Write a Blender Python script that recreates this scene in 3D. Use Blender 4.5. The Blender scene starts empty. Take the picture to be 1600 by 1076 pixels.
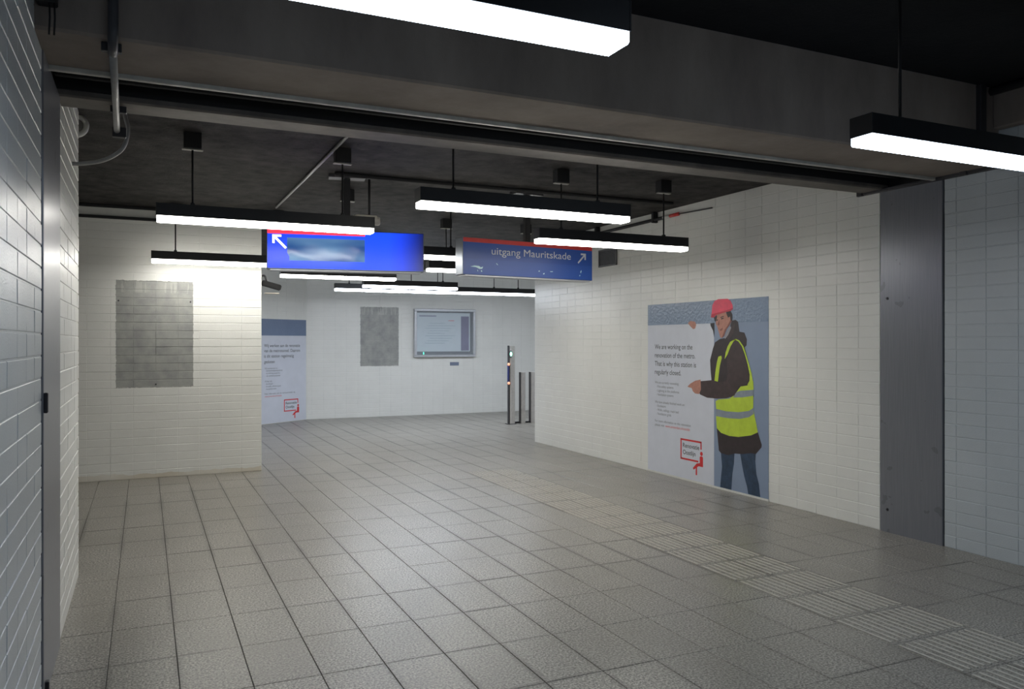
import bpy, bmesh, math, random
from mathutils import Vector, Matrix

random.seed(7)
S = bpy.context.scene
C = S.collection

# ------------------------------------------------------------------ camera
FPX, TH = 1240.0, math.radians(24.84)
cam_d = bpy.data.cameras.new('camera')
cam = bpy.data.objects.new('camera', cam_d)
C.objects.link(cam)
cam.location = (0, 0, 1.6)
cam.rotation_euler = (math.radians(90), 0, -TH)
cam_d.sensor_width = 36.0
cam_d.lens = 36.0 * FPX / 1600.0
cam_d.shift_y = -4.0 / 1600.0
cam_d.clip_start = 0.02
S.camera = cam

# ------------------------------------------------------------------ world, exposure
w = bpy.data.worlds.new('World')
S.world = w
w.use_nodes = True
w.node_tree.nodes['Background'].inputs[0].default_value = (0, 0, 0, 1)
w.node_tree.nodes['Background'].inputs[1].default_value = 0.0
S.view_settings.view_transform = 'Standard'
S.view_settings.look = 'None'
S.view_settings.gamma = 1.0
S.view_settings.use_curve_mapping = False
S.view_settings.exposure = 1.05
S.cycles.use_denoising = True
S.cycles.max_bounces = 10
S.cycles.diffuse_bounces = 6
S.cycles.sample_clamp_indirect = 6.0
LAMP = 13.0                       # emission of the luminaire diffusers, downwards
SIDE = 0.60                       # the diffuser's flanks glow less than its underside
COOL = (0.70, 0.84, 1.0)
NEUT = (1.0, 0.975, 0.90)
BLUE = (0.83, 0.90, 1.0)

# ------------------------------------------------------------------ material helpers
def srgb(r, g, b):
    f = lambda v: (v / 255 / 12.92) if v / 255 <= 0.04045 else ((v / 255 + 0.055) / 1.055) ** 2.4
    return (f(r), f(g), f(b), 1.0)

class NT:
    def __init__(self, name):
        self.m = bpy.data.materials.new(name)
        self.m.use_nodes = True
        self.t = self.m.node_tree
        self.b = self.t.nodes['Principled BSDF']
    def n(self, kind, **kw):
        nd = self.t.nodes.new(kind)
        for k, v in kw.items():
            setattr(nd, k, v)
        return nd
    def l(self, a, b):
        self.t.links.new(a, b)
    def math(self, op, a, b=None, c=None):
        nd = self.n('ShaderNodeMath', operation=op)
        for i, v in enumerate((a, b, c)):
            if v is None: continue
            if isinstance(v, (int, float)): nd.inputs[i].default_value = v
            else: self.l(v, nd.inputs[i])
        return nd.outputs[0]
    def mix(self, fac, a, b, blend='MIX'):
        nd = self.n('ShaderNodeMix', data_type='RGBA', blend_type=blend)
        for s, v in ((nd.inputs[0], fac), (nd.inputs[6], a), (nd.inputs[7], b)):
            if isinstance(v, (int, float, tuple)): s.default_value = v
            else: self.l(v, s)
        return nd.outputs[2]
    def noise(self, scale, detail=3.0, rough=0.5, vec=None):
        nd = self.n('ShaderNodeTexNoise')
        nd.inputs['Scale'].default_value = scale
        nd.inputs['Detail'].default_value = detail
        nd.inputs['Roughness'].default_value = rough
        self.l(vec if vec is not None else self.pos(), nd.inputs['Vector'])
        return nd.outputs[0]
    def pos(self):
        if not hasattr(self, '_p'):
            self._p = self.n('ShaderNodeNewGeometry').outputs['Position']
        return self._p
    def xyz(self):
        if not hasattr(self, '_x'):
            s = self.n('ShaderNodeSeparateXYZ')
            self.l(self.pos(), s.inputs[0])
            self._x = s.outputs
        return self._x
    def ramp(self, fac, stops):
        nd = self.n('ShaderNodeValToRGB')
        e = nd.color_ramp.elements
        while len(e) < len(stops): e.new(0.5)
        for el, (p, col) in zip(e, stops):
            el.position = p
            el.color = col
        self.l(fac, nd.inputs[0])
        return nd.outputs[0]
    def bump(self, h, strength, dist=0.01):
        nd = self.n('ShaderNodeBump')
        nd.inputs['Strength'].default_value = strength
        nd.inputs['Distance'].default_value = dist
        self.l(h, nd.inputs['Height'])
        self.l(nd.outputs[0], self.b.inputs['Normal'])
    def base(self, col): 
        if isinstance(col, tuple): self.b.inputs['Base Color'].default_value = col
        else: self.l(col, self.b.inputs['Base Color'])
    def set(self, **kw):
        for k, v in kw.items():
            self.b.inputs[k.replace('_', ' ')].default_value = v
        return self

def plain(name, col, rough=0.5, metal=0.0, var=0.08, scale=12.0, bump=0.0, spec=0.5, bscale=None):
    k = NT(name)
    k.set(Roughness=rough, Metallic=metal)
    k.b.inputs['Specular IOR Level'].default_value = spec
    if var > 0:
        f = k.noise(scale, 4.0, 0.6)
        a = tuple(min(1, c * (1 - var)) for c in col[:3]) + (1,)
        b = tuple(min(1, c * (1 + var)) for c in col[:3]) + (1,)
        k.base(k.ramp(f, [(0.3, a), (0.7, b)]))
    else:
        k.base(col)
    if bump > 0:
        k.bump(k.noise(bscale or scale * 8, 3.0), bump, 0.004)
    return k.m

def emit(name, col, strength, base=None):
    k = NT(name)
    k.base(base or (col[0], col[1], col[2], 1))
    k.b.inputs['Emission Color'].default_value = (col[0], col[1], col[2], 1)
    k.b.inputs['Emission Strength'].default_value = strength
    k.set(Roughness=0.4)
    return k.m

def smooth_gt(k, v, t, soft):
    return k.math('SMOOTH_MIN', k.math('MAXIMUM', k.math('DIVIDE', k.math('SUBTRACT', v, t), soft), 0.0), 1.0, 0.01)

def paint_material(name='white_wall_paint', lo=srgb(230, 230, 226), hi=srgb(236, 236, 232)):
    """glossy white wall paint; two bare grey patches where boards were taken off; a stained foot"""
    k = NT(name)
    x, y, z = k.xyz()
    n1 = k.noise(2.2, 4.0, 0.6)
    paint = k.ramp(n1, [(0.3, lo), (0.7, hi)])
    edge = k.math('MULTIPLY', k.math('SUBTRACT', k.noise(30.0, 3.0), 0.5), 0.03)
    def rng(v, a, b):
        v2 = k.math('ADD', v, edge)
        return k.math('MULTIPLY', k.math('GREATER_THAN', v2, a), k.math('LESS_THAN', v2, b))
    p1 = k.math('MULTIPLY', k.math('MULTIPLY', rng(x, -0.303, 0.53), rng(z, 1.066, 2.319)), rng(y, 10.0, 10.6))
    p2 = k.math('MULTIPLY', k.math('MULTIPLY', rng(x, 4.15, 4.99), rng(z, 1.085, 2.346)), rng(y, 16.3, 17.0))
    patch = k.math('MAXIMUM', p1, p2)
    drip_vec = k.n('ShaderNodeMapping')
    drip_vec.inputs['Scale'].default_value = (22, 22, 2.5)
    k.l(k.pos(), drip_vec.inputs[0])
    drip = k.noise(1.0, 4.0, 0.6, drip_vec.outputs[0])
    mort = k.noise(7.0, 4.0, 0.6)
    bare0 = k.ramp(mort, [(0.3, srgb(146, 147, 146)), (0.7, srgb(172, 173, 168))])
    bare = k.mix(k.math('MULTIPLY', k.math('MULTIPLY', k.math('GREATER_THAN', drip, 0.54), k.math('GREATER_THAN', z, 2.18)), 0.45), bare0, srgb(196, 198, 192))
    col = k.mix(patch, paint, bare)
    stain = k.math('MULTIPLY', k.math('LESS_THAN', k.math('ADD', z, k.math('MULTIPLY', k.noise(5.0, 3.0), -0.09)), 0.012),
                   k.math('MULTIPLY', k.noise(1.7, 2.0), k.math('MULTIPLY', k.math('LESS_THAN', x, 1.33), rng(y, 10.0, 10.6))))
    col = k.mix(k.math('MULTIPLY', stain, 0.7), col, srgb(196, 172, 128))
    k.base(col)
    k.set(Roughness=0.28)
    k.b.inputs['Specular IOR Level'].default_value = 0.5
    k.bump(k.noise(110.0, 3.0, 0.6), 0.30, 0.005)
    return k.m

TXM, TYM = 0.3125, 0.5325            # floor tile module
def floor_material():
    k = NT('grey_stone_tile')
    x, y, z = k.xyz()
    fx = k.math('FLOOR', k.math('DIVIDE', k.math('ADD', x, 0.164), 0.3125))
    fy = k.math('FLOOR', k.math('DIVIDE', k.math('SUBTRACT', y, 4.384), 0.5325))
    cell = k.n('ShaderNodeTexWhiteNoise', noise_dimensions='2D')
    cv = k.n('ShaderNodeCombineXYZ')
    k.l(fx, cv.inputs[0]); k.l(fy, cv.inputs[1])
    k.l(cv.outputs[0], cell.inputs['Vector'])
    speck = k.noise(85.0, 3.0, 0.7)
    c = k.ramp(speck, [(0.39, srgb(86, 83, 79)), (0.5, srgb(146, 142, 134)), (0.61, srgb(196, 191, 182))])
    dirt = k.noise(1.3, 5.0, 0.65)
    c = k.mix(k.math('MULTIPLY', k.math('SUBTRACT', cell.outputs[0], 0.3), 0.22), c, srgb(122, 118, 110))
    dfac = k.ramp(dirt, [(0.35, (0, 0, 0, 1)), (0.75, (0.55, 0.55, 0.55, 1))])
    c = k.mix(dfac, c, srgb(126, 121, 111))
    dxj = k.math('PINGPONG', k.math('ADD', x, 0.164), TXM / 2)
    dyj = k.math('PINGPONG', k.math('SUBTRACT', y, 4.384), TYM / 2)
    dj = k.math('MINIMUM', dxj, k.math('MULTIPLY', dyj, 1.3))
    grime = k.math('MULTIPLY', k.math('MAXIMUM', k.math('SUBTRACT', 1.0, k.math('DIVIDE', dj, 0.035)), 0.0),
                   k.math('MAXIMUM', k.math('MULTIPLY', k.math('SUBTRACT', k.noise(0.9, 3.0), 0.42), 3.2), 0.0))
    c = k.mix(k.math('MINIMUM', grime, 0.5), c, srgb(78, 75, 70))
    chips = k.math('GREATER_THAN', k.noise(38.0, 1.0, 0.4), 0.80)
    c = k.mix(chips, c, srgb(196, 193, 186))
    k.base(c)
    k.set(Roughness=0.32)
    k.bump(k.noise(120.0, 3.0), 0.08, 0.003)
    return k.m

def concrete_material(name, lo, hi, rough=0.85, bump=0.35, scale=1.6):
    k = NT(name)
    mp = k.n('ShaderNodeMapping')
    mp.inputs['Scale'].default_value = (1.0, 1.0, 0.35)
    k.l(k.pos(), mp.inputs[0])
    a = k.noise(scale, 6.0, 0.65, mp.outputs[0])
    k.base(k.ramp(a, [(0.3, lo), (0.72, hi)]))
    k.set(Roughness=rough)
    k.b.inputs['Specular IOR Level'].default_value = 0.25
    k.bump(k.noise(26.0, 5.0, 0.7), bump, 0.01)
    return k.m

M = {}
M['paint'] = paint_material()
M['wall_grey'] = paint_material('pale_grey_wall', srgb(184, 191, 196), srgb(192, 198, 203))  # near walls are a greyer tone than the far ones
M['tile'] = floor_material()
M['grout'] = plain('dark_floor_grout', srgb(84, 81, 76), 0.9, 0, 0.15, 9)
M['rib'] = plain('pale_tactile_rib', srgb(192, 188, 178), 0.5, 0, 0.12, 30)
M['concrete'] = concrete_material('brown_grey_concrete', srgb(122, 112, 106), srgb(158, 147, 138), bump=0.16)
M['ceil_far'] = concrete_material('dark_painted_concrete', srgb(24, 24, 25), srgb(74, 71, 69), 0.8, 0.9, 6.0)
M['ceil_near'] = concrete_material('black_painted_ceiling', srgb(20, 21, 24), srgb(30, 31, 34), 0.9, 0.4, 2.0)
M['slot'] = plain('black_slot_paint', srgb(26, 26, 28), 0.7, 0, 0.1, 5)
M['edge_steel'] = plain('worn_grey_edge_steel', srgb(190, 188, 180), 0.5, 0.2, 0.2, 8, 0.15)
M['strip_steel'] = plain('brown_grey_lintel', srgb(108, 102, 97), 0.6, 0.1, 0.25, 5, 0.2)
M['dark_steel'] = plain('dark_angle_steel', srgb(58, 58, 62), 0.45, 0.3, 0.15, 8)
M['black_metal'] = plain('black_coated_metal', srgb(27, 28, 32), 0.42, 0.0, 0.1, 20)
M['box_black'] = plain('matt_black_plastic', srgb(22, 22, 25), 0.7, 0.0, 0.1, 20)
M['panel_dark'] = None
M['conduit'] = plain('grey_conduit', srgb(150, 150, 150), 0.4, 0.2, 0.1, 20)
M['conduit_dark'] = plain('dark_grey_conduit', srgb(70, 70, 74), 0.5, 0.2, 0.1, 20)
M['white_plastic'] = plain('white_plastic', srgb(212, 212, 208), 0.4, 0, 0.04, 10)
M['beige'] = plain('beige_plastic', srgb(190, 184, 172), 0.45, 0, 0.06, 14)
M['alu'] = plain('satin_aluminium', srgb(196, 198, 204), 0.35, 0.3, 0.05, 20)
M['sign_case'] = plain('sign_case_aluminium', srgb(120, 126, 136), 0.3, 0.6, 0.06, 14)
M['steel'] = plain('brushed_stainless', srgb(196, 192, 188), 0.4, 0.15, 0.08, 20)
M['steel_dark'] = plain('dark_steel_side', srgb(70, 68, 72), 0.4, 0.4, 0.08, 20)
M['hinge'] = plain('dark_hinge_metal', srgb(46, 46, 52), 0.4, 0.3, 0.1, 20)
M['vent'] = plain('grey_vent_metal', srgb(120, 120, 122), 0.5, 0.3, 0.1, 16)
for key, col, k_ in (('cool', COOL, 0.60), ('neut', NEUT, 1.0), ('blue', BLUE, 1.45)):
    M['diff_' + key] = emit(key + '_diffuser', col, LAMP * k_)
    M['side_' + key] = emit(key + '_diffuser_flank', col, LAMP * k_ * SIDE)

def door_steel():
    k = NT('brushed_grey_door_steel')
    mp = k.n('ShaderNodeMapping')
    mp.inputs['Scale'].default_value = (60, 60, 1.2)
    k.l(k.pos(), mp.inputs[0])
    br = k.noise(3.0, 4.0, 0.6, mp.outputs[0])
    col = k.ramp(br, [(0.3, srgb(122, 124, 132)), (0.7, srgb(134, 136, 144))])
    sm = k.noise(6.0, 3.0)
    col = k.mix(k.math('MULTIPLY', k.math('GREATER_THAN', sm, 0.68), 0.3), col, srgb(70, 70, 74))
    k.base(col)
    k.set(Roughness=0.3, Metallic=0.3)
    k.bump(br, 0.06, 0.002)
    return k.m
M['panel_dark'] = door_steel()

# ------------------------------------------------------------------ geometry helpers
def mesh(name, verts, faces, mat):
    me = bpy.data.meshes.new(name)
    me.from_pydata([tuple(v) for v in verts], [], faces)
    me.materials.append(mat)
    me.update()
    return me

def obj(name, me, parent=None, loc=(0, 0, 0), rz=0.0):
    o = bpy.data.objects.new(name, me)
    C.objects.link(o)
    o.location = loc
    o.rotation_euler = (0, 0, rz)
    if parent is not None: o.parent = parent
    return o

def tag(o, label=None, cat=None, group=None, kind=None):
    if label: o['label'] = label
    if cat: o['category'] = cat
    if group: o['group'] = group
    if kind: o['kind'] = kind
    return o

def empty(name, loc=(0, 0, 0), rz=0.0):
    o = bpy.data.objects.new(name, None)
    o.empty_display_size = 0.1
    C.objects.link(o)
    o.location = loc
    o.rotation_euler = (0, 0, rz)
    return o

def bm_mesh(name, bm, mat, smooth=False):
    bmesh.ops.recalc_face_normals(bm, faces=bm.faces)
    me = bpy.data.meshes.new(name)
    bm.to_mesh(me); bm.free()
    me.materials.append(mat)
    if smooth:
        for p in me.polygons: p.use_smooth = True
    return me

def bm_box(bm, x0, x1, y0, y1, z0, z1):
    vs = [bm.verts.new(p) for p in ((x0, y0, z0), (x1, y0, z0), (x1, y1, z0), (x0, y1, z0),
                                    (x0, y0, z1), (x1, y0, z1), (x1, y1, z1), (x0, y1, z1))]
    for f in ((0, 3, 2, 1), (4, 5, 6, 7), (0, 1, 5, 4), (1, 2, 6, 5), (2, 3, 7, 6), (3, 0, 4, 7)):
        bm.faces.new([vs[i] for i in f])

def box_me(name, x0, x1, y0, y1, z0, z1, mat, bevel=0.0, seg=1):
    bm = bmesh.new()
    bm_box(bm, x0, x1, y0, y1, z0, z1)
    if bevel > 0:
        bmesh.ops.bevel(bm, geom=bm.edges[:], offset=bevel, segments=seg, affect='EDGES', profile=0.5)
    return bm_mesh(name, bm, mat)

def box(name, x0, x1, y0, y1, z0, z1, mat, parent=None, bevel=0.0, seg=1):
    return obj(name, box_me(name, x0, x1, y0, y1, z0, z1, mat, bevel, seg), parent)

def struct(o):
    o['kind'] = 'structure'
    return o

def tube_me(name, pts, r, mat, sides=10, taper=None):
    """round tube along a polyline"""
    P = [Vector(p) for p in pts]
    bm = bmesh.new()
    rings = []
    a = None
    for i, p in enumerate(P):
        t = (P[min(i + 1, len(P) - 1)] - P[max(i - 1, 0)]).normalized()
        if a is None:
            a = t.cross(Vector((0, 0, 1)))
            if a.length < 0.2: a = t.cross(Vector((1, 0, 0)))
        a = (a - t * a.dot(t)).normalized()      # carried along without twist
        b = t.cross(a).normalized()
        rr = r if taper is None else r * taper[i]
        rings.append([bm.verts.new(p + (a * math.cos(q) + b * math.sin(q)) * rr)
                      for q in (2 * math.pi * j / sides for j in range(sides))])
    for r0, r1 in zip(rings, rings[1:]):
        for j in range(sides):
            bm.faces.new((r0[j], r0[(j + 1) % sides], r1[(j + 1) % sides], r1[j]))
    bm.faces.new(rings[0][::-1]); bm.faces.new(rings[-1])
    return bm_mesh(name, bm, mat, True)

def tube(name, pts, r, mat, parent=None, sides=10):
    return obj(name, tube_me(name, pts, r, mat, sides), parent)

def smooth_path(pts, n=6):
    P = [Vector(p) for p in pts]
    P = [P[0] * 2 - P[1]] + P + [P[-1] * 2 - P[-2]]
    out = []
    for i in range(1, len(P) - 2):
        for k in range(n):
            t = k / n
            a, b, c, d = P[i - 1:i + 3]
            out.append(0.5 * ((2 * b) + (c - a) * t + (2 * a - 5 * b + 4 * c - d) * t * t + (3 * b - a - 3 * c + d) * t ** 3))
    out.append(P[-2])
    return out

def project(p):
    s, c = math.sin(TH), math.cos(TH)
    d = p[0] * s + p[1] * c
    if d < 0.3: return None
    u = (p[0] * c - p[1] * s) / d
    return 800 + FPX * u, 534 - FPX * (p[2] - 1.6) / d

def screen_area(corners):
    q = [project(p) for p in corners]
    if any(v is None for v in q): return 0
    cx = sum(v[0] for v in q) / len(q); cy = sum(v[1] for v in q) / len(q)
    if not (-5 < cx < 1605 and -5 < cy < 1081): return 0
    a = 0
    for (x0, y0), (x1, y1) in zip(q, q[1:] + q[:1]): a += x0 * y1 - x1 * y0
    return abs(a) / 2

# ------------------------------------------------------------------ brick walls (stack bond, painted)
BW, BH = 0.24, 0.0962
brick_cache = {}
def brick_geo(bw, bh, dz=0.0):
    b, back, bx = 0.0026, 0.012, 0.0014
    gx, gz = 0.0008, 0.0034
    x0, x1, z0, z1 = gx, bw - gx, gz, bh - gz
    v = [(x0 + bx, 0, z0 + b), (x1 - bx, 0, z0 + b), (x1 - bx, 0, z1 - b), (x0 + bx, 0, z1 - b),
         (x0, b, z0), (x1, b, z0), (x1, b, z1), (x0, b, z1),
         (x0, back, z0), (x1, back, z0), (x1, back, z1), (x0, back, z1)]
    f = [(0, 1, 2, 3), (4, 5, 1, 0), (5, 6, 2, 1), (6, 7, 3, 2), (7, 4, 0, 3),
         (8, 9, 5, 4), (9, 10, 6, 5), (10, 11, 7, 6), (11, 8, 4, 7)]
    return v, f

def brick_wall(wall, origin, direction, length, height, a0=0.0, limit=300, hidden=None, min_area=90, z_start=0.0, mat='paint'):
    """bricks are parts of the wall: the largest in view singly, the rest as one part"""
    dx, dy = direction
    rz = math.atan2(dy, dx)
    cells = []
    i0 = math.floor(-a0 / BW) - 1
    for i in range(i0, i0 + int(length / BW) + 4):
        lo, hi = max(0.0, a0 + i * BW), min(length, a0 + (i + 1) * BW)
        if hi - lo < 0.03: continue
        j = 0
        while z_start + j * BH < height - 0.02:
            z0 = z_start + j * BH
            z1 = min(height, z0 + BH)
            P = [(origin[0] + dx * a, origin[1] + dy * a, z) for a, z in ((lo, z0), (hi, z0), (hi, z1), (lo, z1))]
            ar = screen_area(P)
            if hidden and hidden((lo + hi) / 2, (z0 + z1) / 2): ar = 0
            cells.append((ar, lo, hi, z0, z1, random.uniform(-0.0013, 0.0013), random.uniform(-0.005, 0.005)))
            j += 1
    cells.sort(key=lambda t: -t[0])
    V, F = [], []
    for n, (ar, lo, hi, z0, z1, jit, tilt) in enumerate(cells):
        key = (round(hi - lo, 3), round(z1 - z0, 4))
        ck = key + (mat,)
        if n < limit and ar > min_area:
            if ck not in brick_cache:
                v, f = brick_geo(*key)
                brick_cache[ck] = mesh('brick', v, f, M[mat])
            o = obj('brick', brick_cache[ck], wall,
                    (origin[0] + dx * lo - dy * jit, origin[1] + dy * lo + dx * jit, z0), rz)
            o.rotation_euler = (tilt * 2.0, 0, rz)
        else:
            v, f = brick_geo(*key)
            o = len(V)
            for (x, y, z) in v:
                a, nn = lo + x, y + jit
                V.append((origin[0] + dx * a - dy * nn, origin[1] + dy * a + dx * nn, z0 + z))
            F += [tuple(o + q for q in t) for t in f]
    if V:
        st = obj('brick_courses', mesh('brick_courses', V, F, M[mat]), wall)
        st['kind'] = 'stuff'

def wall_box(name, x0, x1, y0, y1, z0, z1, mat=None):
    return struct(box(name, x0, x1, y0, y1, z0, z1, mat or M['paint']))

XR, XL, YF, YB = 5.68, -0.41, 10.27, 16.62
MJ = 0.0036                                    # mortar lies this far behind the brick faces
CZ, CN = 3.18, 3.45                            # far and near ceiling heights

# right wall, beyond the gateway
wr = wall_box('wall_right', XR + MJ, XR + 0.3, 4.815, 11.4, -0.02, CZ)
brick_wall(wr, (XR, 11.4), (0, -1), 11.4 - 4.815, CZ, 0.12,
           hidden=lambda a, z: 11.4 - 8.24 + 0.1 < a < 11.4 - 6.14 - 0.1 and 0.05 < z < 2.0)
# right wall, this side of the gateway
wrn = wall_box('wall_right_near', XR + MJ, XR + 0.3, -4.0, 4.215, -0.02, CN, M['wall_grey'])
brick_wall(wrn, (XR, 4.215), (0, -1), 3.6, 3.15, 0.1, mat='wall_grey')
# left wall near, and the short piece beyond the gateway
wl = wall_box('wall_left_near', XL - 0.3, XL - MJ, -4.0, 4.03, -0.02, CN, M['wall_grey'])
brick_wall(wl, (XL, 0.6), (0, 1), 3.43, CN, 0.06, mat='wall_grey')
wle = wall_box('wall_left', XL - 0.3, XL - MJ, 4.81, 6.17, -0.02, CZ)
brick_wall(wle, (XL, 4.81), (0, 1), 1.36, CZ, 0.05)
# wall facing the camera at the left, with the bare patch
wf = wall_box('wall_front', -4.0, 1.32, YF + MJ, YF + 0.34, -0.02, CZ)
brick_wall(wf, (-1.4, YF), (1, 0), 2.72, CZ, 0.08, min_area=60)
for (xx, zz) in ((-0.275, 2.08), (0.50, 2.08), (0.12, 1.10)):
    bm_ = bmesh.new()
    bmesh.ops.create_cone(bm_, cap_ends=True, segments=8, radius1=0.010, radius2=0.008, depth=0.008,
                          matrix=Matrix.Translation((xx, YF - 0.003, zz)) @ Matrix.Rotation(math.pi / 2, 4, 'X'))
    obj('screw', bm_mesh('screw', bm_, M['hinge']), wf)
# back wall and its bend
wb = wall_box('wall_back', 3.0, 11.0, YB + MJ, YB + 0.3, -0.02, CZ)
brick_wall(wb, (3.03, YB), (1, 0), 6.4, CZ, 0.1, min_area=95)
BD = Vector((0.816, 0.578, 0)).normalized()    # direction of the bent wall, left to right
BN = Vector((BD.y, -BD.x, 0))
BO = Vector((3.03, YB, 0)) - BD * 3.2
bm = bmesh.new()
bm_box(bm, 0, 3.2, MJ, 0.3, -0.02, CZ)
wbend = struct(obj('wall_back_bend', bm_mesh('wall_back_bend', bm, M['paint']), None, BO, math.atan2(BD.y, BD.x)))
def bend_bricks():
    V, F = [], []
    i = 0
    while i * BW < 3.19:
        for j in range(33):
            v, f = brick_geo(min(BW, 3.2 - i * BW), min(BH, CZ - j * BH))
            o = len(V)
            jit = random.uniform(-0.001, 0.001)
            V += [(i * BW + x, y + jit, j * BH + z) for x, y, z in v]
            F += [tuple(o + q for q in t) for t in f]
        i += 1
    st = obj('brick_courses', mesh('brick_courses', V, F, M['paint']), wbend)
    st['kind'] = 'stuff'
bend_bricks()
# walls that close the place outside the view
wall_box('wall_behind', XL - 0.3, XR + 0.3, -4.3, -4.0, -0.02, CN)
wall_box('wall_recess_end', -4.3, -4.0, 5.87, 15.0, -0.02, CZ)
wall_box('wall_recess_side', -4.0, XL - 0.3, 5.87, 6.17, -0.02, CZ)
wall_box('wall_rear_left', -4.0, BO.x + 0.1, BO.y - 0.05, BO.y + 0.25, -0.02, CZ)
wall_box('wall_rear_right', XR + 0.3, 11.0, 11.1, 11.4, -0.02, CZ)
wall_box('wall_far_right', 11.0, 11.3, 11.1, YB + 0.3, -0.02, CZ)

# ------------------------------------------------------------------ floor
fl = struct(box('floor', -4.3, 11.3, -4.3, 17.0, -0.12, -0.0035, M['grout']))
TX, TY = 0.3125, 0.5325
def tile_geo(wx, wy, gap=0.0021, b=0.0016):
    x0, x1, y0, y1 = gap, wx - gap, gap * 0.55, wy - gap * 0.55
    v = [(x0 + b, y0 + b, 0), (x1 - b, y0 + b, 0), (x1 - b, y1 - b, 0), (x0 + b, y1 - b, 0),
         (x0, y0, -b), (x1, y0, -b), (x1, y1, -b), (x0, y1, -b),
         (x0, y0, -0.02), (x1, y0, -0.02), (x1, y1, -0.02), (x0, y1, -0.02)]
    f = [(0, 1, 2, 3), (4, 5, 1, 0), (5, 6, 2, 1), (6, 7, 3, 2), (7, 4, 0, 3),
         (8, 9, 5, 4), (9, 10, 6, 5), (10, 11, 7, 6), (11, 8, 4, 7)]
    return v, f
tile_cells = []
def add_tile(x0, x1, y0, y1):
    ar = screen_area([(x0, y0, 0), (x1, y0, 0), (x1, y1, 0), (x0, y1, 0)])
    cx, cy = (x0 + x1) / 2, (y0 + y1) / 2
    if (cx < XL and cy < 6.17) or (cx > XR and cy < 11.3) or (cx < 1.32 and cy > YF): ar = 0
    tile_cells.append((ar, x0, x1, y0, y1))
TACT0, TACT1 = 3.586, 4.211
TEND = 3.372 + 14 * 0.408
for i in range(-13, 37):
    x0 = -0.164 + i * TX
    guide = TACT0 - 0.01 < x0 < TACT1 - 0.01
    for j in range(-11, 24):
        y0 = 4.384 + j * TY
        if guide:                            # the guide strip runs here up to TEND
            if y0 + TY < TEND + 0.05: continue
            y0 = max(y0, TEND)
            add_tile(x0, x0 + TX, y0, min(4.384 + (j + 1) * TY, YB))
            continue
        xa, xb, ya, yb = x0, x0 + TX, y0, y0 + TY
        if xb < XL - 0.05 and yb < 6.1: continue
        if xa > XR + 0.05 and yb < 11.3: continue
        if ya > YB or xb < -4.2 or xa > 11: continue
        add_tile(xa, xb, ya, min(yb, YB))
tile_cells.sort(key=lambda t: -t[0])
tile_cache = {}
V, F = [], []
for n, (ar, x0, x1, y0, y1) in enumerate(tile_cells):
    key = (round(x1 - x0, 4), round(y1 - y0, 4))
    dz = random.uniform(-0.0007, 0.0007)
    if n < 300 and ar > 60:
        if key not in tile_cache:
            tile_cache[key] = mesh('tile', *tile_geo(*key), M['tile'])
        obj('tile', tile_cache[key], fl, (x0, y0, dz))
    else:
        v, f = tile_geo(*key)
        o = len(V)
        V += [(x0 + a, y0 + b, c + dz) for a, b, c in v]
        F += [tuple(o + q for q in t) for t in f]
obj('tile_field', mesh('tile_field', V, F, M['tile']), fl)['kind'] = 'stuff'

# tactile guide strip: two tiles wide, six raised ribs on each tile
TT = 0.408
rib_me = box_me('rib', -0.007, 0.007, 0.022, TT - 0.022, -0.001, 0.0045, M['rib'], 0.002)
tact_me = mesh('tactile_tile', *tile_geo(TX, TT), M['tile'])
Vr, Fr, Vt, Ft = [], [], [], []
for r in range(-13, 14):
    y0 = 3.372 + r * TT
    for cidx in range(2):
        x0 = TACT0 + cidx * TX
        near = 2.0 < y0
        if near:
            t = obj('tactile_tile', tact_me, fl, (x0, y0, 0))
            for q in range(6):
                obj('rib', rib_me, t, (0.026 + q * 0.052, 0, 0))
        else:
            v, f = tile_geo(TX, TT); o = len(Vt)
            Vt += [(x0 + a, y0 + b, c) for a, b, c in v]; Ft += [tuple(o + q for q in k) for k in f]
            for q in range(6):
                o = len(Vr)
                for vv in rib_me.vertices: Vr.append((x0 + 0.026 + q * 0.052 + vv.co.x, y0 + vv.co.y, vv.co.z))
                Fr += [tuple(o + z for z in p.vertices) for p in rib_me.polygons]
obj('tactile_tile_field', mesh('tactile_tile_field', Vt, Ft, M['tile']), fl)['kind'] = 'stuff'
obj('rib_field', mesh('rib_field', Vr, Fr, M['rib']), fl)['kind'] = 'stuff'

# ------------------------------------------------------------------ ceilings and the gateway beam
struct(box('ceiling_near', XL - 0.3, XR + 0.3, -4.3, 3.8, CN, CN + 0.2, M['ceil_near']))
struct(box('ceiling_far', -4.3, 11.3, 4.95, 17.0, CZ, CZ + 0.2, M['ceil_far']))
beam = struct(box('ceiling_beam', XL - 0.3, XR + 0.3, 3.78, 4.28, 2.89, CN + 0.2, M['concrete'], bevel=0.012))
box('slot_lining', XL - 0.3, XR + 0.3, 4.28, 4.78, 3.12, 3.4, M['slot'], beam)
box('slot_side', XL - 0.3, XR + 0.3, 4.281, 4.30, 2.93, 3.12, M['slot'], beam)
box('edge_angle', XL - 0.005, XR, 4.255, 4.285, 2.868, 2.905, M['edge_steel'], beam, 0.004)
box('guide_rail', XL - 0.005, XR, 4.47, 4.52, 2.98, 3.12, M['slot'], beam, 0.006)
box('guide_rail', XL - 0.005, XR, 4.60, 4.64, 2.95, 3.12, M['slot'], beam, 0.006)
lint = box('lintel', XL - 0.3, XR + 0.3, 4.75, 4.97, 2.885, 3.4, M['strip_steel'], beam, 0.01)
box('lintel_face', XL - 0.3, XR + 0.3, 4.738, 4.75, 2.92, 3.12, M['slot'], beam)
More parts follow.
